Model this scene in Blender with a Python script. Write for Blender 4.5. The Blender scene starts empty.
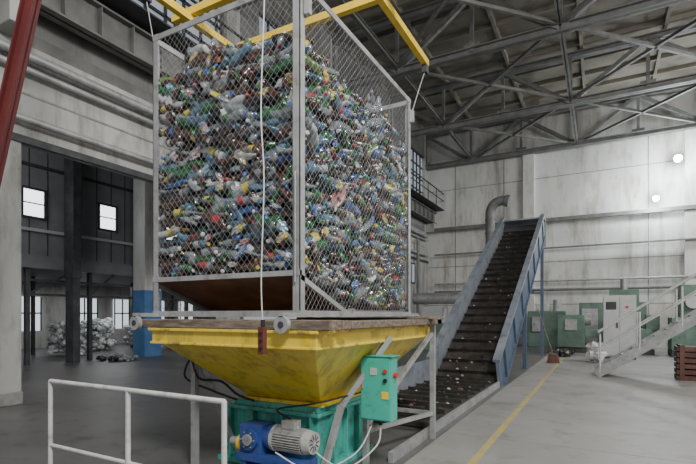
import bpy, math, random
import numpy as np
from mathutils import Vector, Matrix
random.seed(7); rng=np.random.default_rng(7)

# ---------------------------------------------------------------- materials
def mat(name, c1, c2=None, rough=0.6, metal=0.0, scale=2.0, bump=0.0, lo=0.4, hi=0.65, stretch=(1,1,1), fine=None, emit=None, es=0, fd=.72, coat=0, streak=0):
    m=bpy.data.materials.new(name); m.use_nodes=True
    nt=m.node_tree; N=nt.nodes; L=nt.links
    b=N['Principled BSDF']; b.inputs['Roughness'].default_value=rough; b.inputs['Metallic'].default_value=metal
    b.inputs['Base Color'].default_value=(*c1,1)
    if coat: b.inputs['Coat Weight'].default_value=coat; b.inputs['Coat Roughness'].default_value=.15
    if emit: 
        b.inputs['Emission Color'].default_value=(*emit,1); b.inputs['Emission Strength'].default_value=es
    if c2 is not None:
        tc=N.new('ShaderNodeTexCoord'); mp=N.new('ShaderNodeMapping'); mp.inputs['Scale'].default_value=stretch
        n=N.new('ShaderNodeTexNoise'); n.inputs['Scale'].default_value=scale; n.inputs['Detail'].default_value=7; n.inputs['Roughness'].default_value=0.62
        r=N.new('ShaderNodeValToRGB'); r.color_ramp.elements[0].position=lo; r.color_ramp.elements[1].position=hi
        r.color_ramp.elements[0].color=(*c1,1); r.color_ramp.elements[1].color=(*c2,1)
        L.new(tc.outputs['Object'],mp.inputs['Vector']); L.new(mp.outputs['Vector'],n.inputs['Vector'])
        L.new(n.outputs['Fac'],r.inputs['Fac']); out=r.outputs['Color']
        def mult(out,vec,sc,f,p0,p1):
            n2=N.new('ShaderNodeTexNoise'); n2.inputs['Scale'].default_value=sc; n2.inputs['Detail'].default_value=6; n2.inputs['Roughness'].default_value=.7
            L.new(vec,n2.inputs['Vector'])
            r2=N.new('ShaderNodeValToRGB'); r2.color_ramp.elements[0].position=p0; r2.color_ramp.elements[1].position=p1
            r2.color_ramp.elements[0].color=(f,f*.95,f*.88,1); r2.color_ramp.elements[1].color=(1,1,1,1)
            L.new(n2.outputs['Fac'],r2.inputs['Fac'])
            mx=N.new('ShaderNodeMix'); mx.data_type='RGBA'; mx.blend_type='MULTIPLY'; mx.inputs[0].default_value=1
            L.new(out,mx.inputs[6]); L.new(r2.outputs['Color'],mx.inputs[7]); return mx.outputs[2]
        if fine: out=mult(out,mp.outputs['Vector'],fine,fd,.33,.47)
        if streak:
            mp2=N.new('ShaderNodeMapping'); mp2.inputs['Scale'].default_value=(1,1,.12); L.new(tc.outputs['Object'],mp2.inputs['Vector'])
            out=mult(out,mp2.outputs['Vector'],streak,.62,.34,.5)
        L.new(out,b.inputs['Base Color'])
        if bump:
            bp=N.new('ShaderNodeBump'); bp.inputs['Strength'].default_value=bump; bp.inputs['Distance'].default_value=.02
            L.new(n.outputs['Fac'],bp.inputs['Height']); L.new(bp.outputs['Normal'],b.inputs['Normal'])
    return m
def pet(name,c,tr,rough=.09,gl=1.0):
    """thin plastic: tinted see-through film, diffuse haze, clear-coat reflection"""
    m=bpy.data.materials.new(name); m.use_nodes=True
    nt=m.node_tree; N=nt.nodes; L=nt.links
    b=N['Principled BSDF']; b.inputs['Base Color'].default_value=(*c,1); b.inputs['Roughness'].default_value=.35
    src=b.outputs[0]
    if tr>0:
        t=N.new('ShaderNodeBsdfTransparent'); t.inputs['Color'].default_value=(*[min(.97,.32+.9*x) for x in c],1)
        mx=N.new('ShaderNodeMixShader'); mx.inputs[0].default_value=tr
        L.new(src,mx.inputs[1]); L.new(t.outputs[0],mx.inputs[2]); src=mx.outputs[0]
    g=N.new('ShaderNodeBsdfGlossy'); g.inputs['Roughness'].default_value=rough; g.inputs['Color'].default_value=(.95,.97,1,1)
    f=N.new('ShaderNodeFresnel'); f.inputs['IOR'].default_value=1.5+.25*gl
    mx=N.new('ShaderNodeMixShader'); L.new(f.outputs[0],mx.inputs[0]); L.new(src,mx.inputs[1]); L.new(g.outputs[0],mx.inputs[2])
    L.new(mx.outputs[0],N['Material Output'].inputs['Surface'])
    return m

M={}
M['floor']=mat('concrete_floor',(.085,.083,.081),(.145,.142,.137),rough=.42,scale=.35,lo=.3,hi=.75,fine=2.5,fd=.62)
M['slab']=mat('concrete_light',(.22,.213,.20),(.31,.30,.285),rough=.5,scale=.5,lo=.3,hi=.7,fine=1.6,fd=.72)
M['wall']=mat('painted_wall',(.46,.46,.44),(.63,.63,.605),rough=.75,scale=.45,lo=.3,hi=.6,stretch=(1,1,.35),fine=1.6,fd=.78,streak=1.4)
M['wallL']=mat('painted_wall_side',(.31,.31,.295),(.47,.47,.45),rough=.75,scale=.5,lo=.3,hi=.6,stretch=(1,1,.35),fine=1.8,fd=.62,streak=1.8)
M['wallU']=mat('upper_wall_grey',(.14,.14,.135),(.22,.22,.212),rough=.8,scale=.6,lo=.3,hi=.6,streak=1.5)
M['ceil']=mat('roof_slab',(.17,.156,.128),(.235,.218,.18),rough=.85,scale=.5,lo=.35,hi=.6,fine=1.5,fd=.78)
M['truss']=mat('truss_steel',(.125,.126,.12),(.19,.19,.182),rough=.6,scale=2)
M['dark']=mat('dark_steel',(.03,.032,.035),(.06,.06,.065),rough=.6,scale=3)
M['seam']=mat('dark_joint',(.20,.195,.19),(.30,.29,.28),rough=.9,scale=4)
M['panel']=mat('blue_grey_cladding',(.16,.168,.178),(.21,.218,.228),rough=.6,scale=1)
M['white']=mat('white_paint',(.55,.55,.54),(.66,.66,.65),rough=.5,scale=5,fine=9,fd=.75)
M['galv']=mat('galvanised_steel',(.32,.325,.325),(.45,.455,.455),rough=.45,metal=.3,scale=3,fine=7,fd=.65)
M['wire']=mat('wire',(.30,.305,.31),(.42,.42,.42),rough=.5,metal=.3,scale=10)
M['yellow']=mat('yellow_paint',(.74,.53,.025),(.83,.63,.05),rough=.3,scale=1.5,lo=.3,hi=.7,fine=3.5,fd=.62,coat=.4,streak=5)
M['rimwear']=mat('worn_yellow_rim',(.30,.20,.06),(.80,.60,.06),rough=.45,scale=6,lo=.36,hi=.46,fine=14,fd=.6)
M['yellow2']=mat('yellow_steel',(.80,.54,.04),(.90,.64,.07),rough=.4,scale=4)
M['teal']=mat('teal_paint',(.06,.38,.32),(.09,.46,.39),rough=.4,scale=2,fine=6,fd=.58,coat=.2,streak=6)
M['box']=mat('control_box_green',(.05,.44,.33),(.06,.50,.38),rough=.35,scale=2,coat=.2,fine=8,fd=.8)
M['green']=mat('machine_green',(.10,.165,.13),(.15,.23,.18),rough=.5,scale=2,fine=3,fd=.7)
M['blue']=mat('blue_paint',(.07,.10,.16),(.10,.135,.20),rough=.5,scale=2,fine=3,fd=.7)
M['colblue']=mat('column_blue',(.06,.16,.34),(.09,.2,.40),rough=.5,scale=2)
M['bluegrey']=mat('blue_grey_paint',(.22,.25,.29),(.32,.345,.38),rough=.38,metal=.2,scale=1.5,fine=3,fd=.65)
M['blue2']=mat('gearbox_blue',(.03,.07,.26),(.05,.10,.33),rough=.35,scale=4,fine=12,fd=.55)
M['motor']=mat('motor_grey',(.36,.36,.35),(.45,.45,.43),rough=.4,scale=6,fine=12,fd=.55)
M['rust']=mat('rusty_plate',(.10,.04,.03),(.19,.09,.065),rough=.6,scale=3,bump=.2)
M['red']=mat('red_oxide',(.11,.018,.018),(.15,.028,.025),rough=.5,scale=2)
M['wood']=mat('weathered_wood',(.12,.09,.065),(.27,.22,.17),rough=.85,scale=5,stretch=(1,4,6),bump=.3)
M['rubber']=mat('belt_rubber',(.03,.026,.022),(.07,.058,.046),rough=.7,scale=4,bump=.2)
M['cleat']=mat('belt_cleat',(.02,.018,.017),(.045,.04,.035),rough=.6,scale=4)
M['mask']=mat('litter_beige',(.30,.27,.23),(.5,.48,.45),rough=.8,scale=20)
M['black']=mat('black_rubber',(.015,.015,.015),rough=.5)
M['cable']=mat('white_cable',(.6,.6,.58),rough=.5)
M['cab']=mat('cabinet_grey',(.45,.455,.45),(.53,.535,.53),rough=.5,scale=2)
M['btnr']=mat('button_red',(.6,.03,.02),rough=.4)
M['btny']=mat('label_yellow',(.85,.6,.04),rough=.5)
M['brown']=mat('pendant_brown',(.12,.03,.022),rough=.45)
M['lineY']=mat('floor_line_yellow',(.46,.36,.09),(.32,.29,.20),rough=.6,scale=5)
M['glass']=mat('daylight_glass',(.8,.85,.9),rough=.3,emit=(.88,.95,1),es=2.8)
M['glassm']=mat('hazy_glass',(.6,.65,.7),rough=.3,emit=(.88,.95,1),es=.9)
M['glassd']=mat('dim_glass',(.3,.33,.36),rough=.2,emit=(.6,.7,.8),es=.3)
M['lamp']=mat('lamp_lens',(1,1,1),rough=.3,emit=(.9,.97,1),es=120)
M['bale']=mat('clear_bales',(.25,.27,.29),(.62,.65,.67),rough=.3,scale=9,lo=.4,hi=.6)
M['wrap']=mat('grey_wrap',(.16,.165,.17),(.30,.31,.32),rough=.4,scale=5)

# ---------------------------------------------------------------- mesh builder
class MB:
    def __init__(s): s.v=[]; s.f=[]; s.m=[]; s.mats=[]; s.sm=[]
    def mi(s,k):
        if k not in s.mats: s.mats.append(k)
        return s.mats.index(k)
    def add(s,vs,fs,k,smooth=False):
        o=len(s.v); i=s.mi(k); s.v+= [tuple(v) for v in vs]
        for f in fs: s.f.append([a+o for a in f]); s.m.append(i); s.sm.append(smooth)
    def box(s,x0,x1,y0,y1,z0,z1,k):
        vs=[(x,y,z) for z in(z0,z1) for y in(y0,y1) for x in(x0,x1)]
        s.add(vs,[(0,2,3,1),(4,5,7,6),(0,1,5,4),(2,6,7,3),(0,4,6,2),(1,3,7,5)],k)
    def beam(s,a,b,w,h,k,up=(0,0,1)):
        a=Vector(a);b=Vector(b);d=(b-a).normalized();u=Vector(up)
        if abs(d.dot(u))>.98: u=Vector((0,1,0))
        r=d.cross(u).normalized();u=r.cross(d)
        vs=[p+r*sx*w/2+u*sy*h/2 for p in(a,b) for sx,sy in((-1,-1),(1,-1),(1,1),(-1,1))]
        s.add(vs,[(0,1,2,3),(7,6,5,4),(0,4,5,1),(1,5,6,2),(2,6,7,3),(3,7,4,0)],k)
    def ibeam(s,a,b,w,h,k,t=.02):
        a=Vector(a);b=Vector(b);d=(b-a).normalized();u=Vector((0,0,1))
        if abs(d.dot(u))>.98: u=Vector((0,1,0))
        r=d.cross(u).normalized();u=r.cross(d)
        s.beam(a,b,t,h,k); o=u*(h/2-t/2)
        s.beam(a+o,b+o,w,t,k); s.beam(a-o,b-o,w,t,k)
    def cyl(s,a,b,r,k,n=12,r2=None,cap=True,smooth=True):
        a=Vector(a);b=Vector(b);d=(b-a).normalized();u=Vector((0,0,1))
        if abs(d.dot(u))>.98: u=Vector((0,1,0))
        p=d.cross(u).normalized();q=p.cross(d); r2=r if r2 is None else r2
        vs=[]
        for c,rr in((a,r),(b,r2)):
            for i in range(n):
                t=2*math.pi*i/n; vs.append(c+(p*math.cos(t)+q*math.sin(t))*rr)
        s.add(vs,[(i,(i+1)%n,n+(i+1)%n,n+i) for i in range(n)],k,smooth)
        if cap: s.add(vs[:n],[tuple(range(n))[::-1]],k); s.add(vs[n:],[tuple(range(n))],k)
    def tube(s,pts,r,k,n=8,sub=6):
        P=[Vector(p) for p in pts]; Q=[]
        for i in range(len(P)-1):
            p0=P[max(i-1,0)];p1=P[i];p2=P[i+1];p3=P[min(i+2,len(P)-1)]
            for j in range(sub):
                t=j/sub
                Q.append(.5*((2*p1)+(p2-p0)*t+(2*p0-5*p1+4*p2-p3)*t*t+(3*p1-p0-3*p2+p3)*t**3))
        Q.append(P[-1]); vs=[];prev=None
        for i,c in enumerate(Q):
            d=(Q[min(i+1,len(Q)-1)]-Q[max(i-1,0)]).normalized()
            if prev is None:
                u=Vector((0,0,1)) if abs(d.z)<.9 else Vector((1,0,0)); prev=d.cross(u).normalized()
            prev=(prev-d*prev.dot(d)).normalized(); q=prev.cross(d)
            for a in range(n):
                t=2*math.pi*a/n; vs.append(c+(prev*math.cos(t)+q*math.sin(t))*r)
        fs=[(i*n+a,i*n+(a+1)%n,(i+1)*n+(a+1)%n,(i+1)*n+a) for i in range(len(Q)-1) for a in range(n)]
        s.add(vs,fs,k,True)
    def obj(s,name,bevel=0,parent=None):
        me=bpy.data.meshes.new(name); me.from_pydata(s.v,[],s.f)
        for k in s.mats: me.materials.append(M[k])
        me.polygons.foreach_set('material_index',s.m); me.polygons.foreach_set('use_smooth',s.sm); me.update()
        o=bpy.data.objects.new(name,me); bpy.context.collection.objects.link(o)
        if bevel:
            b=o.modifiers.new('bevel','BEVEL'); b.width=bevel; b.segments=2; b.limit_method='ANGLE'; b.harden_normals=False
        if parent: o.parent=parent
        return o

XL=-9.7; YB=28.5; ZC=13.4
# ---------------------------------------------------------------- shell
b=MB(); b.box(-27,16,-4,YB+.3,-.3,0,'floor'); b.obj('floor')
b=MB(); b.box(-1.95,10,1.5,YB-.01,0,.015,'slab')
for y in(6.5,12.5,18.5): b.box(-1.95,10,y,y+.02,.015,.0155,'seam')
b.box(2.4,2.42,1.5,YB-.5,.015,.0155,'seam')
b.obj('floor_slab_light')
b=MB(); b.box(-1.32,-1.23,2,20,.0155,.019,'lineY'); b.box(-4.0,-1.0,20,20.1,.016,.019,'lineY'); b.obj('floor_marking_line')
b=MB(); b.box(XL-.3,16,YB,YB+.3,0,ZC,'wall')
for z in(2.3,4.7,7.1,9.5): b.box(XL,16,YB-.012,YB+.01,z-.02,z+.02,'seam')
for x in(-7.9,-5.0,2.2,5.6,8.6): b.box(x-.025,x+.025,YB-.012,YB+.01,0,11,'seam')
b.obj('wall_back')
b=MB()
for x in(-3.6,4.0,10): b.box(x-.3,x+.3,YB-.3,YB,0,11.0,'wall')
b.obj('pilaster')
b=MB(); 
for z,h in((6.9,.2),(5.4,.07)): b.box(XL+.6,14,YB-.5,YB-.32,z,z+h,'truss')
b.cyl((XL+.6,YB-.45,3.6),(14,YB-.45,3.6),.06,'galv'); b.cyl((XL+.6,YB-.45,3.1),(6,YB-.45,3.1),.08,'truss')
b.obj('wall_pipe')
# left wall
b=MB()
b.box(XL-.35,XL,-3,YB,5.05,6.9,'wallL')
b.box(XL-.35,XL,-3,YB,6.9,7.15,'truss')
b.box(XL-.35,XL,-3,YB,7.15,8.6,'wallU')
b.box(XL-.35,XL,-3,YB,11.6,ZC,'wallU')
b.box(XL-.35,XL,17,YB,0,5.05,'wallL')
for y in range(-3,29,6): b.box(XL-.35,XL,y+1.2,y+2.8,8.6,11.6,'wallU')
for z in(5.95,7.9): b.box(XL-.01,XL+.012,-3,YB,z-.02,z+.02,'seam')
b.box(XL-.01,XL+.06,-3,YB,4.98,5.12,'dark')
b.obj('wall_left')
b=MB()
for y in range(-3,27,6):
    b.box(XL-.2,XL-.18,y+2.8,y+7.2,8.6,11.6,'glassd')
    for i in range(8): b.box(XL-.17,XL-.1,y+2.8+i*.6,y+2.86+i*.6,8.6,11.6,'dark')
    for z in(8.6,9.35,10.1,10.85,11.55): b.box(XL-.17,XL-.1,y+2.8,y+7.2,z,z+.06,'dark')
b.obj('window_1')
for y in(4.5,10.6,16.6,22.6,28.2):
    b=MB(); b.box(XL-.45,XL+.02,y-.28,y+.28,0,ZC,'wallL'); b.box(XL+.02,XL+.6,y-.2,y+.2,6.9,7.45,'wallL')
    b.box(XL-.47,XL+.04,y-.3,y+.3,0,.25,'seam')
    b.obj('concrete_column',.02)
b=MB(); b.ibeam((XL+.45,-3,7.8),(XL+.45,YB,7.8),.35,.7,'truss',.04); b.box(XL+.4,XL+.5,-3,YB,8.15,8.25,'dark')
b.box(XL+.15,XL+1.1,-3,YB,8.25,8.29,'dark')
for i in range(42): b.box(XL+.28,XL+.62,-3+i*.75,-2.98+i*.75,7.5,8.1,'truss')
for i in range(21): b.beam((XL+1.05,-3+i*1.5,8.29),(XL+1.05,-3+i*1.5,9.3),.04,.04,'dark')
b.beam((XL+1.05,-3,9.3),(XL+1.05,YB,9.3),.05,.05,'dark'); b.beam((XL+1.05,-3,8.85),(XL+1.05,YB,8.85),.04,.04,'dark')
b.obj('crane_runway_beam')
b=MB()
for z,r in((6.6,.09),(6.35,.06),(5.4,.07)): b.cyl((XL+.1+r,-3,z),(XL+.1+r,YB-.6,z),r,'galv')
b.cyl((XL+.25,24.5,0),(XL+.25,24.5,6.2),.12,'galv'); b.cyl((XL+.25,26,0),(XL+.25,26,6.2),.09,'truss')
b.obj('service_pipe')
b=MB()
for y in(18.2,20.4,24.9): 
    b.box(XL+.0,XL+.03,y,y+1.2,3.6,4.7,'glassd')
    for q in(0,.58,1.14): b.box(XL+.03,XL+.06,y+q,y+q+.06,3.6,4.7,'dark')
    b.box(XL+.03,XL+.06,y,y+1.2,3.55,3.62,'dark'); b.box(XL+.03,XL+.06,y,y+1.2,4.68,4.75,'dark')
b.obj('window_11')
# side bay
b=MB(); b.box(-17.2,-17,2,YB,3.5,8,'panel')
for i in range(44): b.box(-17,-16.985,2+i*.6,2.03+i*.6,3.5,8,'dark')
b.box(-17.25,-16.9,2,YB,3.3,3.75,'panel'); b.box(-17.0,-16.93,2,YB,6.75,6.85,'dark'); b.box(-17.0,-16.9,2,YB,4.55,4.65,'cab')
b.obj('wall_side_bay')
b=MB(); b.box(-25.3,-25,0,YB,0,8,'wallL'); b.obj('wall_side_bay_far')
b=MB(); b.box(-25.3,XL-.45,2,YB,8,8.2,'dark'); b.obj('ceiling_side_bay')
b=MB(); b.box(-25,-17.25,2,YB,3.3,3.5,'dark'); b.obj('mezzanine_floor')
for i,y in enumerate((8.4,11.1,14.2,17.5)):
    b=MB(); b.box(-16.98,-16.95,y,y+.66,5.05,5.95,'glass')
    b.box(-16.96,-16.9,y-.08,y,4.97,6.03,'dark'); b.box(-16.96,-16.9,y+.66,y+.74,4.97,6.03,'dark')
    b.box(-16.96,-16.9,y,y+.66,4.97,5.05,'dark'); b.box(-16.96,-16.9,y,y+.66,5.95,6.03,'dark'); b.box(-16.955,-16.93,y,y+.66,5.48,5.52,'dark')
    b.obj('window_%d'%(i+2))
b=MB(); b.box(-16.85,-16.15,12.5,13.3,2.7,8,'wall'); b.box(-16.86,-16.14,12.49,13.31,0,2.7,'colblue'); b.obj('painted_column' )
b=MB(); b.box(-16.85,-16.3,9.7,10.0,3.0,8,'dark'); b.box(-16.8,-16.35,9.72,9.98,0,3.0,'dark'); b.obj('steel_column_clad')
b=MB()
for y in(8.6,10.8,15.5,18): 
    b.beam((-17.1,y,0),(-17.1,y,3.3),.14,.14,'dark'); b.beam((-21,y,0),(-21,y,3.3),.12,.12,'dark')
for z in(2.4,2.9): b.beam((-17.1,8.6,z),(-17.1,18,z),.08,.08,'dark')
b.beam((-17.1,8.6,2.4),(-17.1,10.2,3.3),.06,.06,'dark'); b.beam((-17.1,10.8,2.4),(-17.1,11.8,3.3),.06,.06,'dark')
b.obj('mezzanine_support_frame')
for i,(y,w_) in enumerate(((12.2,1.0),(14.6,1.6),(17.2,1.0),(19.4,1.4),(22,1.2))):
    b=MB(); b.box(-24.98,-24.9,y,y+w_,.9,2.6,'glassm')
    for q in(0,w_/2,w_-.06): b.box(-24.9,-24.86,y+q,y+q+.06,.9,2.6,'dark')
    b.box(-24.9,-24.86,y,y+w_,1.75,1.82,'dark')
    b.obj('window_%d'%(i+6))
# ceiling + trusses
b=MB(); b.box(XL-.3,16,-2,YB+.3,ZC,ZC+.2,'ceil')
for i in range(21): b.box(XL,16,-2+i*1.5,-1.85+i*1.5,ZC-.18,ZC,'ceil')
for i in range(9): b.box(XL+i*3-.06,XL+i*3+.06,-2,YB,ZC-.25,ZC,'ceil')
b.obj('ceiling')
def truss(y):
    b=MB(); zb=11.0; zt=ZC-.38
    b.ibeam((XL,y,zb),(16,y,zb),.3,.26,'truss',.035); b.ibeam((XL,y,zt),(16,y,zt),.3,.24,'truss',.035)
    n=9; w=(16-XL)/n
    for i in range(n+1):
        x=XL+i*w; b.beam((x,y,zb),(x,y,zt),.13,.13,'truss')
        b.box(x-.28,x+.28,y-.02,y+.02,zb-.13,zb+.3,'truss')
        if i<n:
            p=(x,y,zb if i%2 else zt); q=(x+w,y,zt if i%2 else zb); b.beam(p,q,.17,.17,'truss')
    b.obj('roof_truss')
for y in(4.5,10.5,16.5,22.5,28.1): truss(y)
b=MB()
w=(16-XL)/9
for i in(1,3,5,7,9):
    b.ibeam((XL+i*w,-2,11.2),(XL+i*w,YB,11.2),.16,.2,'truss',.03)
for y in(4.5,10.5,16.5,22.5):
    for i in(1,3,5,7):
        x0=XL+i*w; x1=XL+(i+2)*w
        b.beam((x0,y,11.15),(x1,y+6,11.15),.11,.11,'truss'); b.beam((x1,y,11.15),(x0,y+6,11.15),.11,.11,'truss')
b.obj('roof_bracing')

b=MB(); b.ibeam((-7.75,2.75,0),(-5.55,3.9,11.0),.14,.17,'red',.025); b.box(-8.0,-7.5,2.5,3.0,0,.04,'red'); b.obj('red_steel_strut')

# ---------------------------------------------------------------- cage
cx0,cx1,cy0,cy1,cz0,cz1=-4.36,-2.39,3.48,6.28,1.68,4.77
b=MB(); p=.075
def angle(x,y,sx,sy,z0,z1,t=.008,w=.08):
    b.box(min(x,x+sx*w),max(x,x+sx*w),min(y,y+sy*t),max(y,y+sy*t),z0,z1,'galv')
    b.box(min(x,x+sx*t),max(x,x+sx*t),min(y,y+sy*w),max(y,y+sy*w),z0,z1,'galv')
for x,sx in((cx0,1),(cx1,-1)):
    for y,sy in((cy0,1),(cy1,-1)): angle(x,y,sx,sy,cz0,cz1+.03)
def frame(z,h=.06):
    b.box(cx0,cx1,cy0-.004,cy0+.012,z,z+h,'galv'); b.box(cx0,cx1,cy1-.012,cy1+.004,z,z+h,'galv')
    b.box(cx0-.004,cx0+.012,cy0,cy1,z,z+h,'galv'); b.box(cx1-.012,cx1+.004,cy0,cy1,z,z+h,'galv')
frame(cz1-.04,.06); frame(cz0,.06)
b.box(cx0,cx1,cy0-.005,cy0+.03,2.06,2.11,'galv')
b.beam((( cx0+cx1)/2,cy0+.02,2.07),((cx0+cx1)/2,cy0+.95,1.72),cx1-cx0-.04,.012,'rust')
b.box(cx0+.02,cx1-.02,cy0+.95,cy1-.02,1.70,1.72,'rust')
b.beam((cx0+.02,cy0+.02,2.05),(cx0+.02,cy0+.9,1.72),.04,.05,'galv'); b.beam((cx1-.02,cy0+.02,2.05),(cx1-.02,cy0+.9,1.72),.04,.05,'galv')
b.cyl((cx1-.04,cy0-.02,2.0),(cx1-.04,cy0-.02,3.0),.01,'galv',8)
for x in(cx0+.07,cx1+.0):
    for y in(cy0-.29,cy1+.25):
        b.cyl((x,y,1.615),(x,y+.045,1.615),.075,'galv',20); b.cyl((x,y-.005,1.615),(x,y+.05,1.615),.03,'dark',12)
        b.box(x-.025,x+.025,min(y,cy0+.0) if y<cy0 else cy1,cy0 if y<cy0 else y,1.68,1.72,'galv'); b.box(x-.025,x+.025,y+.045,y+.055,1.6,1.7,'galv')
def net(o,du,U,z0,z1,off):
    V=z1-z0; a=.85; sp=.072
    o=Vector(o);du=Vector(du)
    c=sp/2
    while c<U+a*V:
        v0=max(0,(c-U)/a); v1=min(V,c/a)
        if v1-v0>.02:
            for mir in(0,1):
                u0=c-a*v0;u1=c-a*v1
                if mir:u0=U-u0;u1=U-u1
                P=o+du*u0+Vector((0,0,z0+v0))+off*(.002 if mir else -.002); Q=o+du*u1+Vector((0,0,z0+v1))+off*(.002 if mir else -.002)
                b.beam(P,Q,.0021,.0021,'wire')
        c+=sp
net((cx0,cy0+.004,0),(1,0,0),cx1-cx0,2.1,cz1,Vector((0,1,0)))
net((cx1-.004,cy0,0),(0,1,0),cy1-cy0,cz0+.05,cz1,Vector((1,0,0)))
net((cx0,cy1-.004,0),(1,0,0),cx1-cx0,cz0+.05,cz1,Vector((0,1,0)))
net((cx0+.004,cy0,0),(0,1,0),cy1-cy0,cz0+.05,cz1,Vector((1,0,0)))
b.obj('wire_mesh_cage')

# ---------------------------------------------------------------- bottles
def bmat(n,c,tr,rough=.09,gl=1.0):
    M[n]=pet(n,c,tr,rough,gl); return n
bodies=[(bmat('pet_clear',(.58,.64,.67),.68),.31),(bmat('pet_lightblue',(.20,.38,.54),.6),.12),(bmat('pet_brown',(.085,.024,.010),.3),.25),
        (bmat('pet_green',(.022,.17,.045),.4),.14),(bmat('pet_lime',(.18,.33,.05),.4),.03),(bmat('pet_blue',(.03,.11,.34),.4),.025),(bmat('pet_white',(.55,.56,.56),.2,.25,.3),.03),(bmat('pet_darkbrown',(.04,.018,.012),.2),.10)]
labels=[bmat('label_'+n,c,0,.25,.2) for n,c in(('yel',(.66,.52,.05)),('red',(.40,.025,.03)),('wht',(.58,.58,.56)),('blu',(.03,.10,.36)),('grn',(.03,.2,.06)),('org',(.4,.13,.04)),('sky',(.16,.36,.52)))]
caps=[bmat('cap_'+n,c,0,.3,.2) for n,c in(('blu',(.03,.12,.45)),('wht',(.62,.62,.62)),('grn',(.03,.25,.07)),('red',(.42,.03,.02)),('yel',(.65,.45,.04)))]
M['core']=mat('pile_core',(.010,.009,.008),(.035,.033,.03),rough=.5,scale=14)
prof1=[(0,.0),(.0,.62),(.03,.95),(.10,1),(.16,.88),(.20,1),(.25,.89),(.29,1),(.34,.94),(.36,.97),(.56,.97),(.59,1),(.66,1),(.74,.88),(.81,.64),(.87,.36),(.91,.31),(.915,.38),(.97,.38),(.97,.0)]
prof2=[(0,.0),(.0,.7),(.03,.97),(.13,1),(.18,.88),(.22,1),(.28,.93),(.36,.84),(.43,.80),(.50,.83),(.57,.93),(.62,1),(.70,.97),(.77,.84),(.82,.6),(.87,.36),(.91,.31),(.915,.38),(.97,.38),(.97,.0)]
SEG=12
matnames=[n for n,_ in bodies]+labels+caps+['core']
midx={n:i for i,n in enumerate(matnames)}
allv=[];allf=[];allm=[];alls=[];off=0
X0,X1,Y0,Y1=cx0+.014,cx1-.014,cy0+.014,cy1-.014
def zfloor(y): return np.where(y<cy0+.95, 2.12-(y-cy0)*.39, 1.76)
def ztop(x,y):
    u=(x-X0)/(X1-X0); v=(y-Y0)/(Y1-Y0)
    return 4.17+.36*np.sin(np.pi*np.clip(u*.8+.1,0,1))*np.sin(np.pi*np.clip(v*.7+.3,0,1))+.13*np.sin(x*4+1)*np.sin(y*3.3)+.06*np.sin(x*11)*np.cos(y*9)
t=np.arange(SEG)*2*np.pi/SEG
nr=len(prof1)
fbase=np.array([(i*SEG+a,i*SEG+(a+1)%SEG,(i+1)*SEG+(a+1)%SEG,(i+1)*SEG+a) for i in range(nr-1) for a in range(SEG)])
ringidx=np.repeat(np.arange(nr-1),SEG)
w=np.array([x for _,x in bodies]); w=w/w.sum()
NB=2950; cnt=0
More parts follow.
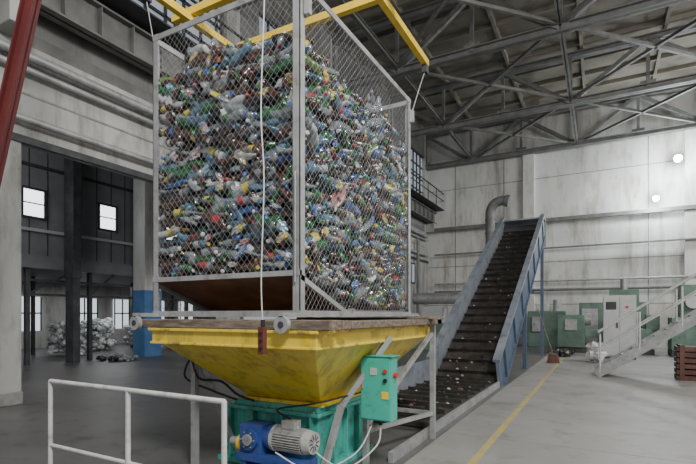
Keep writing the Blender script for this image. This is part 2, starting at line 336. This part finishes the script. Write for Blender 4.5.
while cnt<NB:
    x=rng.uniform(X0,X1);y=rng.uniform(Y0,Y1);zt=float(ztop(x,y));zf=float(zfloor(np.float64(y)));z=rng.uniform(zf,zt)
    dep=min(x-X0,X1-x,y-Y0,Y1-y,zt-z)
    if dep>.42: continue
    if min(X1-x,y-Y0,zt-z)>.42 and rng.random()<.65: continue
    prof=np.array(prof1 if rng.random()<.6 else prof2)
    L=rng.choice([.27,.35,.41,.46],p=[.2,.25,.35,.2]); R=L*rng.uniform(.115,.14)
    zz=prof[:,0]*L-L/2; rr=prof[:,1]*R
    V=np.zeros((nr,SEG,3)); V[:,:,0]=rr[:,None]*np.cos(t); V[:,:,1]=rr[:,None]*np.sin(t); V[:,:,2]=zz[:,None]
    sq=rng.uniform(.35,1); pz=prof[:,0]; body=np.clip((.85-pz)/.2,0,1)
    for _ in range(rng.integers(0,3)):
        a0=rng.uniform(0,6.28);c0=rng.uniform(.1,.7)
        dd=np.exp(-((pz[:,None]-c0)/.10)**2)*np.clip(np.cos(t-a0),0,1)**2*rng.uniform(.25,.6)
        V[:,:,0]*=1-dd; V[:,:,1]*=1-dd
    V[:,:,1]*=(1-(1-sq)*body)[:,None]
    n=rng.uniform(-1,1,(nr,SEG))*.035*R*body[:,None]; V[:,:,0]+=n*np.cos(t); V[:,:,1]+=n*np.sin(t)
    V[:,:,0]+=(rng.uniform(-.18,.18)*L*(pz-.5)**2*4)[:,None]
    V[:,:,2]*=rng.uniform(.82,1)
    V=V.reshape(-1,3)
    th=rng.uniform(0,2*np.pi); el=rng.normal(0,.3)
    if min(y-Y0,Y1-y)<.18 and rng.random()<.85: th=rng.normal(0,.25)+(np.pi if rng.random()<.5 else 0)
    elif min(x-X0,X1-x)<.18 and rng.random()<.75: th=np.pi/2+rng.normal(0,.35)+(np.pi if rng.random()<.5 else 0)
    d=Vector((math.cos(th)*math.cos(el),math.sin(th)*math.cos(el),math.sin(el)))
    Rm=np.array((d.to_track_quat('Z','Y').to_matrix()@Matrix.Rotation(rng.uniform(0,6.28),3,'Z')))
    V=V@Rm.T+np.array([x,y,z])
    mn=V.min(0);mxx=V.max(0)
    V[:,0]+=max(0,X0-mn[0])-max(0,mxx[0]-X1); V[:,1]+=max(0,Y0-mn[1])-max(0,mxx[1]-Y1)
    yy=V[:,1].min(); V[:,2]+=max(0,float(zfloor(np.float64(yy)))-mn[2])
    bi=bodies[rng.choice(len(bodies),p=w)][0]
    mm=np.full(len(fbase),midx[bi])
    if rng.random()<.34: mm[(ringidx>=9)&(ringidx<=10)]=midx[labels[rng.choice(len(labels),p=[.26,.2,.18,.14,.1,.06,.06])]]
    if rng.random()<.7: mm[ringidx>=16]=midx[caps[rng.choice(len(caps),p=[.25,.35,.15,.12,.13])]]
    allv.append(V);allf.append(fbase+off);allm.append(mm);alls.append(np.full(len(fbase),rng.random()<.75));off+=len(V);cnt+=1
for k in range(90):
    x=rng.uniform(X0,X1);y=rng.uniform(Y0,Y1)
    s=rng.random()
    if s<.4: y=Y0+.03
    elif s<.85: x=X1-.03
    zt=float(ztop(x,y))-.05;zf=float(zfloor(np.float64(y)))+.1;z=rng.uniform(zf,zt) if s<.85 else zt
    r=rng.uniform(.03,.065)
    n1,n2=9,12; V=[]
    if k==0: x,y,z,r=X1-.03,4.3,2.95,.16
    st=rng.uniform(.5,1.0)
    for i in range(n1):
        for j in range(n2):
            ph=math.pi*i/(n1-1);q=2*math.pi*j/n2;rr=r*rng.uniform(.5,1.2)
            V.append((1.5*rr*math.sin(ph)*math.cos(q),rr*math.sin(ph)*math.sin(q)*.4,rr*math.cos(ph)*st))
    V=np.array(V); a=rng.uniform(-.8,.8); V=V@np.array([[math.cos(a),0,math.sin(a)],[0,1,0],[-math.sin(a),0,math.cos(a)]])
    if s>=.4 or k==0: V=V[:,[1,0,2]]
    V=V+np.array([x,y,z]); mn=V.min(0);mxx=V.max(0)
    V[:,0]+=max(0,X0-mn[0])-max(0,mxx[0]-X1); V[:,1]+=max(0,Y0-mn[1])-max(0,mxx[1]-Y1)
    F=np.array([(i*n2+a,i*n2+(a+1)%n2,(i+1)*n2+(a+1)%n2,(i+1)*n2+a) for i in range(n1-1) for a in range(n2)])
    nm=labels[rng.choice(len(labels),p=[.42,.16,.22,.08,.06,.0,.06])]
    if k==0:
        nm='label_pink'; 
        if nm not in midx: bmat(nm,(.42,.17,.16),.15,.2,.3); matnames.append(nm); midx[nm]=len(matnames)-1
    allv.append(V);allf.append(F+off);allm.append(np.full(len(F),midx[nm]));alls.append(np.zeros(len(F),bool));off+=len(V)
nx,ny=8,10; V=[]  # filler block, not bottles; near-black colour stands in for shade deep in the pile
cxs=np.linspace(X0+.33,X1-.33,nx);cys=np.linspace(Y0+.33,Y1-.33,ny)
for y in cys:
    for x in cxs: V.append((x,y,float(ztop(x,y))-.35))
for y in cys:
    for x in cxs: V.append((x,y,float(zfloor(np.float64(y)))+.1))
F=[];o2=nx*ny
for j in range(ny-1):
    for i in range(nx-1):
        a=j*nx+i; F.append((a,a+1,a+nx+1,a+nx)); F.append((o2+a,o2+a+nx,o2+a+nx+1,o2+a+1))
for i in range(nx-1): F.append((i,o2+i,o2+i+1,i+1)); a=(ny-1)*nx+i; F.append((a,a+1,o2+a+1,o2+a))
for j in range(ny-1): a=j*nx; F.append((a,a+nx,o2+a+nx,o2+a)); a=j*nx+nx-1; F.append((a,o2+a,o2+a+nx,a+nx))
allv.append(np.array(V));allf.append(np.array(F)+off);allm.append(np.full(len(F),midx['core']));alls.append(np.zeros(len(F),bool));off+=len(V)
VV=np.concatenate(allv);FF=np.concatenate(allf);MM=np.concatenate(allm);SS=np.concatenate(alls)
me=bpy.data.meshes.new('plastic_bottle_pile'); me.vertices.add(len(VV)); me.vertices.foreach_set('co',VV.ravel())
me.loops.add(FF.size); me.loops.foreach_set('vertex_index',FF.ravel().astype(np.int32))
me.polygons.add(len(FF)); me.polygons.foreach_set('loop_start',np.arange(0,FF.size,4,dtype=np.int32)); me.polygons.foreach_set('loop_total',np.full(len(FF),4,dtype=np.int32))
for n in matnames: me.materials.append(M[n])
me.polygons.foreach_set('material_index',MM.astype(np.int32)); me.polygons.foreach_set('use_smooth',SS)
me.update(calc_edges=True); me.validate()
bpy.context.collection.objects.link(bpy.data.objects.new('plastic_bottle_pile',me))

# ---------------------------------------------------------------- spreader frame (yellow)
b=MB(); zs=5.4
b.beam((-2.25,3.4,zs),(-2.25,6.55,zs),.08,.09,'yellow2'); b.beam((-4.5,3.4,zs),(-4.5,6.55,zs),.08,.09,'yellow2')
b.beam((-4.8,4.15,zs+.08),(-2.25,4.15,zs+.08),.08,.09,'yellow2'); b.beam((-4.5,5.02,zs+.08),(-2.0,5.02,zs+.08),.08,.09,'yellow2')
b.beam((-2.25,5.02,zs+.04),(-2.25,5.02,zs+.4),.05,.05,'yellow2')
for x,y,xx,yy in((-2.25,6.5,cx1+.03,cy1-.03),(-2.25,3.5,cx1+.04,3.55),(-4.5,3.5,cx0-.03,3.55),(-4.5,6.5,cx0-.03,cy1-.03)):
    b.box(x-.035,x+.035,y-.05,y+.05,zs-.16,zs-.04,'dark')
    b.tube([(x,y,zs-.12),(x*.7+xx*.3,y*.6+yy*.4,zs-.35),(xx,yy,zs-.8)],.007,'galv',6)
    b.box(xx-.025,xx+.025,yy-.025,yy+.025,zs-.95,zs-.78,'galv')
for y in(4.15,5.02): b.cyl((-3.3,y,zs),(-3.3,4.6,10.5),.01,'dark',6)
b.obj('yellow_lifting_spreader')

b=MB(); b.tube([(-2.39,2.98,10.9),(-2.37,2.98,6),(-2.38,2.97,4.5),(-2.43,2.98,3.4),(-2.40,2.98,2.8),(-2.42,2.97,2.0),(-2.41,2.98,1.6)],.006,'cable',8)
b.box(-2.44,-2.385,2.95,3.0,1.38,1.60,'brown'); b.cyl((-2.41,2.98,1.6),(-2.41,2.98,1.66),.018,'black')
for z in(1.43,1.49,1.55): b.cyl((-2.41,2.95,z),(-2.41,2.938,z),.012,'black',10)
b.obj('crane_pendant_control',.004)

# ---------------------------------------------------------------- hopper
hx0,hx1,hy0,hy1=-4.15,-2.1,3.3,6.4; bx0,bx1,by0,by1=-3.6,-2.62,4.2,5.2
b=MB()
z1,z2,z3=1.565,1.41,.76
O=[(hx0,hy0),(hx1,hy0),(hx1,hy1),(hx0,hy1)];Bm=[(bx0,by0),(bx1,by0),(bx1,by1),(bx0,by1)]
def ins(P,i): 
    cxm=(P[0][0]+P[1][0])/2;cym=(P[0][1]+P[2][1])/2
    return [(x+(i if x<cxm else -i),y+(i if y<cym else -i)) for x,y in P]
rings=[[(x,y,z1) for x,y in O],[(x,y,z2) for x,y in O],[(x,y,z2) for x,y in ins(O,.05)],[(x,y,z3) for x,y in Bm],[(x,y,z3) for x,y in ins(Bm,.02)],[(x,y,z2) for x,y in ins(O,.07)],[(x,y,z1) for x,y in ins(O,.02)]]
vs=[p for r in rings for p in r]
fs=[(i*4+a,(i*4)+(a+1)%4,((i+1)%7)*4+(a+1)%4,((i+1)%7)*4+a) for i in range(7) for a in range(4)]
b.add(vs,fs,'yellow')
b.box(hx0-.03,hx1+.03,hy0-.03,hy0+.03,z1-.03,z1,'rimwear'); b.box(hx1-.03,hx1+.03,hy0+.03,hy1,z1-.03,z1,'rimwear'); b.box(hx0-.03,hx0+.03,hy0+.03,hy1,z1-.03,z1,'rimwear')
b.box(hx0-.015,hx1+.015,hy0-.015,hy0+.05,z2-.012,z2+.012,'rimwear'); b.box(hx1-.05,hx1+.015,hy0+.05,hy1,z2-.012,z2+.012,'rimwear')
b.box(bx0-.06,bx1+.06,by0-.06,by1+.06,z3-.04,z3,'yellow')
b.obj('yellow_hopper',.006)
b=MB()
b.box(-4.42,-1.95,3.27,3.47,1.568,1.655,'wood'); b.box(-4.3,-1.98,3.55,3.7,1.568,1.65,'wood')
b.box(-2.36,-2.0,3.75,6.5,1.568,1.64,'wood'); b.box(-4.4,-2.0,6.3,6.5,1.568,1.66,'wood'); b.box(-4.4,-4.15,3.5,6.3,1.568,1.63,'wood')
b.box(-2.3,-1.85,5.9,6.1,1.64,1.675,'wood')
b.obj('timber_planks',.008)
b=MB()
for x in(-4.0,-2.02):
    for y in(3.75,6.15): 
        if x<-3 or y>5: b.beam((x,y,0),(x,y,1.56),.065,.065,'galv')
b.beam((-3.97,3.72,1.35),(-3.75,4.2,.02),.05,.05,'galv'); b.beam((-4.0,3.76,1.2),(-3.9,6.0,.15),.05,.05,'galv')
b.beam((-2.05,4.75,1.45),(-2.45,4.35,.72),.06,.06,'galv'); b.beam((-2.45,4.35,.72),(-2.5,4.02,.02),.06,.06,'galv')
b.beam((-2.35,4.75,0),(-2.35,4.75,1.5),.06,.06,'galv'); b.beam((-2.02,6.15,.35),(-2.4,4.8,.35),.05,.05,'galv')
b.beam((-2.02,6.1,1.45),(-2.35,4.8,.45),.05,.05,'galv'); b.beam((-4.0,6.15,.35),(-2.02,6.15,.35),.05,.05,'galv')
b.obj('hopper_support_frame')

# ---------------------------------------------------------------- teal feeder base
b=MB()
b.box(-3.85,-2.62,4.15,5.2,.06,.62,'teal'); b.box(-3.9,-2.57,4.08,5.27,.62,.66,'teal'); b.box(-3.75,-2.6,4.12,5.22,.66,.72,'teal'); b.box(-3.95,-2.52,4.05,5.3,0,.06,'teal')
for x in(-3.8,-3.45,-3.05,-2.68): b.box(x-.012,x+.012,4.08,4.15,.06,.62,'teal')
for y in(4.4,4.7,5.0): b.box(-2.62,-2.56,y-.012,y+.012,.06,.62,'teal')
for i in range(12): b.cyl((-3.8+i*.105,4.11,.66),(-3.8+i*.105,4.11,.675),.012,'galv',6)
b.box(-3.6,-3.0,4.1,4.15,.25,.3,'teal')
b.obj('teal_screw_feeder',.005)
b=MB(); my=3.89;mz=.42
b.cyl((-2.95,my,mz),(-2.58,my,mz),.105,'motor',24)
for i in range(28):
    a=2*math.pi*i/28; b.beam((-2.94,my+.115*math.cos(a),mz+.115*math.sin(a)),(-2.60,my+.115*math.cos(a),mz+.115*math.sin(a)),.008 if abs(math.sin(a))>.7 else .03,.03 if abs(math.sin(a))>.7 else .008,'motor')
b.cyl((-2.58,my,mz),(-2.50,my,mz),.125,'motor',24,r2=.11); b.cyl((-2.97,my,mz),(-2.94,my,mz),.14,'motor',24)
for i in range(10):
    a=2*math.pi*i/10; b.beam((-2.498,my+.03*math.cos(a),mz+.03*math.sin(a)),(-2.498,my+.09*math.cos(a),mz+.09*math.sin(a)),.006,.012,'dark')
b.box(-2.86,-2.70,my-.06,my+.06,mz+.12,mz+.2,'motor')
b.cyl((-3.08,my,mz),(-2.97,my,mz),.11,'blue2',20,r2=.14)
b.box(-3.36,-3.08,my-.12,my+.12,mz-.17,mz+.13,'blue2'); b.cyl((-3.22,my-.16,mz-.02),(-3.22,my+.15,mz-.02),.11,'blue2',20)
b.cyl((-3.22,my-.18,mz-.02),(-3.22,my-.16,mz-.02),.06,'galv',14)
for i in range(6):
    a=math.pi*i/3; b.cyl((-3.22+.085*math.cos(a),my-.17,mz-.02+.085*math.sin(a)),(-3.22+.085*math.cos(a),my-.16,mz-.02+.085*math.sin(a)),.01,'galv',6)
b.cyl((-3.42,my-.02,mz-.1),(-3.36,my-.02,mz-.1),.1,'btny',18); b.cyl((-3.55,my-.02,mz-.1),(-3.42,my-.02,mz-.1),.05,'galv',14)
b.box(-3.4,-2.55,my-.14,my+.14,mz-.25,mz-.17,'blue2'); b.box(-3.35,-3.28,my-.12,my+.12,0,mz-.25,'blue2'); b.box(-2.68,-2.6,my-.12,my+.12,0,mz-.25,'blue2')
b.obj('electric_gear_motor',.006)
b=MB(); b.box(-2.3,-1.94,4.52,4.69,.56,1.25,'box'); b.box(-2.29,-1.95,4.505,4.52,.575,1.235,'box')
b.box(-2.32,-1.92,4.50,4.71,1.25,1.262,'box')
for z in(1.1,1.0): b.cyl((-2.0,4.505,z),(-2.0,4.485,z),.022,'btnr' if z>1.05 else 'black',14)
b.box(-2.045,-1.965,4.498,4.505,.8,.88,'btny'); b.box(-2.18,-2.1,4.498,4.505,1.05,1.13,'cab')
b.cyl((-1.94,4.6,1.05),(-1.91,4.6,1.05),.03,'btnr',12); b.box(-2.28,-2.26,4.49,4.505,.9,1.0,'galv')
b.cyl((-2.1,4.6,.56),(-2.1,4.6,.5),.02,'black')
b.obj('electrical_control_box',.006)
b=MB()
b.tube([(-2.1,4.6,.5),(-2.1,4.5,.3),(-2.3,4.2,.12),(-2.5,3.95,.3),(-2.75,3.88,.62)],.009,'cable')
b.tube([(-2.2,4.6,.5),(-2.25,4.3,.25),(-2.45,3.8,.18),(-2.8,3.65,.35)],.008,'cable')
b.tube([(-2.3,4.55,.85),(-2.6,4.05,.78),(-3.0,3.95,.7),(-2.8,3.9,.63)],.01,'black')
b.tube([(-4.0,3.7,1.3),(-3.95,3.75,1.0),(-3.75,3.9,.95),(-3.6,4.0,.8),(-3.4,4.05,.74)],.014,'black')
b.tube([(-4.0,3.7,1.25),(-4.1,3.7,1.0),(-3.85,3.85,.85),(-3.6,4.0,.74)],.012,'black')
b.obj('power_cable')
b=MB(); ry=2.4
b.cyl((-4.38,ry,1.1),(-2.28,ry,1.1),.02,'white'); b.cyl((-4.38,ry,.52),(-2.28,ry,.52),.017,'white')
for x in(-4.38,-3.3,-2.28): b.cyl((x,ry,0),(x,ry,1.1),.02,'white')
for x in(-4.38,-3.3,-2.28): b.box(x-.06,x+.06,ry-.06,ry+.06,0,.01,'white')
b.obj('safety_railing')

# ---------------------------------------------------------------- conveyor
b=MB(); xa,xb=-3.7,-2.1
ya,za=11.4,.12; yb,zb=21.0,5.25
s=Vector((0,yb-ya,zb-za)).normalized(); nrm=Vector((0,-s.z,s.y))
A=Vector((0,ya,za));B=Vector((0,yb,zb)); L=(B-A).length
b.beam(A+Vector(((xa+xb)/2,0,0)),B+Vector(((xa+xb)/2,0,0)),xb-xa-.1,.06,'rubber')
i=.2
while i<L:
    c=A+s*i+nrm*.07; b.beam(c+Vector((xa+.05,0,0)),c+Vector((xb-.05,0,0)),.03,.10,'cleat',up=nrm); i+=.5
for x in(xa,xb):
    c0=A-s*.1;c1=B+s*.1
    o=Vector((x,0,0))
    b.beam(o+c0+nrm*.15,o+c1+nrm*.15,.05,.95,'bluegrey')
    b.beam(o+c0+nrm*.64,o+c1+nrm*.64,.17,.07,'bluegrey')
    sgn=1 if x==xb else -1
    if x==xb: b.beam(o+c0+nrm*.15+Vector((.03,0,0)),o+c1+nrm*.15+Vector((.03,0,0)),.01,.9,'blue')
    b.beam(o+c0-nrm*.3,o+c1-nrm*.3,.17,.06,'blue')
    j=.6
    while j<L:
        b.beam(o+Vector((sgn*.06,0,0))+A+s*j-nrm*.27,o+Vector((sgn*.06,0,0))+A+s*j+nrm*.62,.05,.06,'bluegrey' if x==xa else 'blue',up=s); j+=1.6
b.beam(Vector(((xa+xb)/2,0,0))+A-nrm*.25,Vector(((xa+xb)/2,0,0))+B-nrm*.25,xb-xa,.04,'dark')
for y in(15.6,20.6):
    z=za+(y-ya)*(zb-za)/(yb-ya)-.3
    for x in(xa,xb): b.beam((x,y,0),(x,y,z),.12,.12,'blue')
    b.beam((xa,y,z*.55),(xb,y,z*.55),.08,.08,'blue')
b.cyl((xa,yb+.1,zb),(xb,yb+.1,zb),.3,'dark',20)
b.box(xa-.05,xb+.05,yb-.1,yb+.7,zb+.5,zb+.56,'bluegrey'); b.box(xa-.05,xb+.05,yb+.65,yb+.7,zb-.6,zb+.5,'bluegrey')
b.box(xa+.05,xb-.05,6.6,ya+.05,.02,.10,'rubber')
y=6.8
while y<ya: b.box(xa+.1,xb-.1,y,y+.03,.1,.17,'cleat'); y+=.5
b.box(xa-.04,xa+.04,6.5,ya+.3,0,.6,'bluegrey'); b.box(xb-.04,xb+.02,4.9,ya,0,.12,'galv')
b.obj('inclined_conveyor')
def lumps(name,pts,k,rmin,rmax):
    b=MB()
    for (x,y,z) in pts:
        r=random.uniform(rmin,rmax); vs=[];n1,n2=5,7
        for i in range(n1):
            for j in range(n2):
                ph=math.pi*i/(n1-1);q=2*math.pi*j/n2;rr=r*random.uniform(.65,1.2)
                vs.append((x+rr*math.sin(ph)*math.cos(q),y+rr*math.sin(ph)*math.sin(q),z+r*.6+rr*.7*math.cos(ph)))
        b.add(vs,[(i*n2+a,i*n2+(a+1)%n2,(i+1)*n2+(a+1)%n2,(i+1)*n2+a) for i in range(n1-1) for a in range(n2)],random.choice(k))
    return b.obj(name)
pts=[]
for i in range(200):
    tt=random.random(); pts.append((random.uniform(xa+.15,xb-.15),ya+tt*(yb-ya),za+tt*(zb-za)+.03))
for i in range(110): pts.append((random.uniform(xa+.15,xb-.15),random.uniform(6.7,ya),.1))
lumps('belt_litter',pts,['mask','rubber','rubber','core','rust'],.015,.05)
pts=[(random.gauss(-1.35,.18),random.gauss(20.6,.25),.015+random.uniform(0,.2)) for i in range(45)]
pts=[(max(p[0],-1.8),p[1],p[2]) for p in pts]
lumps('debris_heap',pts,['core','dark','rubber','mask'],.04,.12)
b=MB(); b.cyl((-1.45,17.6,.35),(-1.95,17.75,1.9),.02,'wood',8); b.beam((-1.55,17.6,.36),(-1.3,17.6,.30),.08,.06,'wood')
for i in range(14):
    x=-1.56+i*.02; b.cyl((x,17.6,.34),(x-.0+.01*(i-7),17.58,.02),.018,'rust',6)
b.obj('broom')
def bale(name,x0,x1,y0,y1,h,n):
    pts=[(random.uniform(x0,x1),random.uniform(y0,y1),random.uniform(0,h)) for i in range(n)]
    return lumps(name,pts,['bale','wrap','bale','white'],.1,.22)
bale('clear_bottle_bale',-20.2,-19.1,10.9,12.0,1.15,170)
bale('clear_bottle_bale.001',-20.3,-18.6,14.6,16.0,1.1,190)
bale('clear_bottle_bale.002',-22,-20.6,13.0,14.4,1.3,190)
pts=[(random.uniform(-16.7,-15.2),random.uniform(10.6,11.7),random.uniform(0,.05)) for i in range(50)]
lumps('loose_film_scrap',pts,['wrap','core','wrap'],.06,.16)

b=MB(); b.tube([(-5.0,24.6,4.9),(-5.0,24.6,6.5),(-4.98,24.6,7.1),(-4.75,24.6,7.45),(-4.4,24.6,7.55),(-4.1,24.6,7.5)],.24,'truss',16)
b.cyl((-4.25,24.6,7.54),(-4.05,24.6,7.48),.3,'truss',16)
for z in(5.2,5.9,6.6): b.cyl((-5,24.6,z),(-5,24.6,z+.06),.27,'truss',16)
b.cyl((-5.0,24.6,0),(-5.0,24.6,5),.24,'truss',16,cap=False)
b.obj('extraction_duct')
b=MB(); b.cyl((-8.2,22,2.5),(-5.4,22,2.5),.28,'galv',18); b.cyl((-5.6,22,0),(-5.6,22,2.5),.2,'truss',14); b.box(-8.2,-6.0,21.4,22.6,0,1.3,'green'); b.box(-7.6,-6.6,21.5,22.5,1.3,2.1,'cab')
b.cyl((-5.0,21,0),(-5.0,21,2.7),.08,'yellow2',12); b.box(-5.15,-4.85,20.85,21.15,2.2,2.8,'dark')
b.box(-5.4,-4.3,22.6,23.6,0,1.6,'dark'); b.box(-5.2,-4.6,22.7,23.4,1.6,2.2,'green')
b.obj('granulator_machine',.02)
b=MB()
b.box(-1.8,2.0,24.6,25.6,0,.25,'dark'); b.box(-1.7,-.6,24.5,25.6,.25,1.7,'green'); b.box(.9,1.9,24.6,25.6,.25,1.1,'green')
b.box(-.6,2.2,24.8,25.4,.7,1.05,'green'); b.cyl((-.6,25.1,1.5),(-.35,25.1,1.5),.28,'galv',18); b.box(.3,.8,24.6,25.5,1.05,1.35,'cab'); b.box(1.7,2.2,24.85,25.35,1.05,1.7,'green')
b.cyl((.45,24.6,1.0),(.45,24.5,1.0),.12,'galv',14); b.box(-1.4,-.9,24.45,24.5,1.0,1.5,'galv')
b.obj('metal_lathe',.03).location=(0,-1.6,0)
b=MB(); b.box(2.6,4.9,24.6,25.8,0,.3,'dark'); b.box(2.6,4.9,24.6,25.8,.3,1.6,'green'); b.box(2.9,3.7,24.7,25.7,1.6,2.9,'green'); b.box(3.7,4.8,24.9,25.6,2.3,2.8,'green'); b.box(4.2,4.6,24.8,25.6,1.9,2.3,'cab'); b.cyl((3.3,24.7,2.2),(3.3,24.5,2.2),.25,'cab',16)
b.obj('milling_machine',.03).location=(-.1,-2.2,0)
b=MB(); b.box(-3.4,-1.6,26.4,27.4,0,1.9,'green'); b.box(-3.2,-2.6,26.3,26.4,.8,1.6,'galv'); b.cyl((-2.0,26.9,1.9),(-2.0,26.9,2.5),.2,'galv',14); b.box(-3.0,-2.4,26.5,27.3,1.9,2.3,'cab')
b.obj('hydraulic_press_unit',.03)
b=MB(); b.box(-.9,1.9,26.6,27.3,0,2.3,'green'); b.box(-.8,-.1,26.55,26.6,.3,2.0,'galv'); b.box(.4,1.6,26.6,27.3,2.3,2.9,'green'); b.cyl((1.0,26.9,2.9),(1.0,26.9,3.4),.15,'galv',14); b.box(.2,.9,26.5,26.6,.9,1.5,'dark')
b.obj('machining_centre',.03).location=(0,-1.2,0)
b=MB(); b.box(.1,1.2,20.5,21.3,.1,2.45,'cab'); b.box(.12,.64,20.48,20.5,.15,2.4,'cab'); b.box(.66,1.18,20.48,20.5,.15,2.4,'cab'); b.box(.1,1.2,20.5,21.3,.015,.1,'dark')
b.box(.55,.6,20.46,20.48,1.2,1.4,'dark'); b.box(.2,.55,20.47,20.48,1.9,2.2,'dark'); b.cyl((.9,20.46,2.0),(.9,20.48,2.0),.05,'btnr',12)
b.obj('electrical_cabinet',.015)
pts=[(-.1+random.uniform(-.18,.18),18.6+random.uniform(-.15,.15),.05+i*.035) for i in range(14)]
lumps('white_sack',pts,['white'],.16,.26)
# stair
b=MB(); y0,y1=14.3,15.3; run=.26;rise=.18
for i in range(14):
    x=0+i*run; z=.1+i*rise; b.box(x,x+run+.03,y0,y1,z+.12,z+.15,'galv')
    b.box(x,x+.01,y0,y1,z+.02,z+.12,'galv')
for y in(y0,y1):
    b.beam((-.1,y,.08),(14*run,y,.08+14*rise+.07),.04,.24,'galv')
    for i in(0,3.5,7,10.5,14): b.cyl((i*run,y,.15+i*rise),(i*run,y,1.15+i*rise),.025,'white')
    for h in(.65,1.12): b.cyl((-.05,y,h+.1),(14*run,y,h+.12+14*rise),.025,'white')
b.box(14*run,14*run+2,y0-.1,y1+.1,14*rise+.2,14*rise+.28,'galv')
for x in(14*run+.1,14*run+1.9):
    for y in(y0,y1): b.beam((x,y,0),(x,y,14*rise+.2),.09,.09,'galv')
b.cyl((14*run,y0,14*rise+1.25),(14*run+2,y0,14*rise+1.25),.025,'white'); b.cyl((14*run+2,y0,14*rise+.28),(14*run+2,y0,14*rise+1.25),.025,'white')
b.obj('metal_staircase')
b=MB()
for i in range(6): b.box(1.75,2.8,14.55,15.15,.02+i*.15,.13+i*.15,'rust')
b.box(1.8,1.9,14.5,15.2,.02,.92,'rust'); b.box(2.6,2.7,14.5,15.2,.02,.92,'rust')
b.obj('wooden_crate')
for x,z in((3.35,9.35),(2.45,7.5)):
    b=MB(); y=YB-.9; q=1 if z>8 else .8
    b.cyl((x,y,z),(x,y+.16,z),.2*q,'dark',20,r2=.12*q); b.cyl((x,y-.02,z),(x,y,z),.17*q,'lamp',20); b.beam((x,y+.1,z),(x,YB-.02,z+.3),.05,.05,'dark')
    b.obj('floodlight')
    l=bpy.data.lights.new('floodlight_beam','POINT'); l.energy=550; l.shadow_soft_size=.2; l.color=(.9,.97,1); o=bpy.data.objects.new('floodlight_beam',l); o.location=(x,y-.4,z-.1); bpy.context.collection.objects.link(o)

# ---------------------------------------------------------------- lights
def area(name,loc,tgt,size,e,col=(1,1,1)):
    l=bpy.data.lights.new(name,'AREA'); l.energy=e; l.shape='RECTANGLE'; l.size=size[0]; l.size_y=size[1]; l.color=col
    o=bpy.data.objects.new(name,l); o.location=loc; d=Vector(tgt)-Vector(loc); o.rotation_euler=d.to_track_quat('-Z','Y').to_euler(); bpy.context.collection.objects.link(o)
area('key_light_front',(3.5,-1.5,9),(-3.3,5,3),(2.2,1.8),1350,(1,.985,.955))  # added key light behind the camera, no skylight there
area('fill_light_right',(13,14,10.5),(-4,26,3),(8,5),2500,(1,.99,.97))  # added area light out of frame, brightens the back of the hall
area('fill_light_roof',(-2,3,12.6),(-3,5,0),(5,3),450,(1,.99,.97))  # added overhead fill above the view; the roof slab has no opening
area('fill_light_left',(-13,4,7.8),(-15,11,2),(4,4),330,(.97,.98,1))  # unseen fill light below the closed side-bay ceiling, not a skylight
area('side_bay_lamp',(-21,14,3.2),(-21,14,0),(5,3),110,(.95,.98,1))
w=bpy.data.worlds.new('world'); bpy.context.scene.world=w; w.use_nodes=True
w.node_tree.nodes['Background'].inputs[0].default_value=(.96,.98,1,1); w.node_tree.nodes['Background'].inputs[1].default_value=.42
# ---------------------------------------------------------------- camera
c=bpy.data.cameras.new('camera'); c.lens=23.95; c.sensor_width=36; c.shift_y=.119; c.clip_end=200
o=bpy.data.objects.new('camera',c); o.location=(0,0,1.7); o.rotation_euler=(math.radians(90),0,math.radians(28.56)); bpy.context.collection.objects.link(o)
bpy.context.scene.camera=o
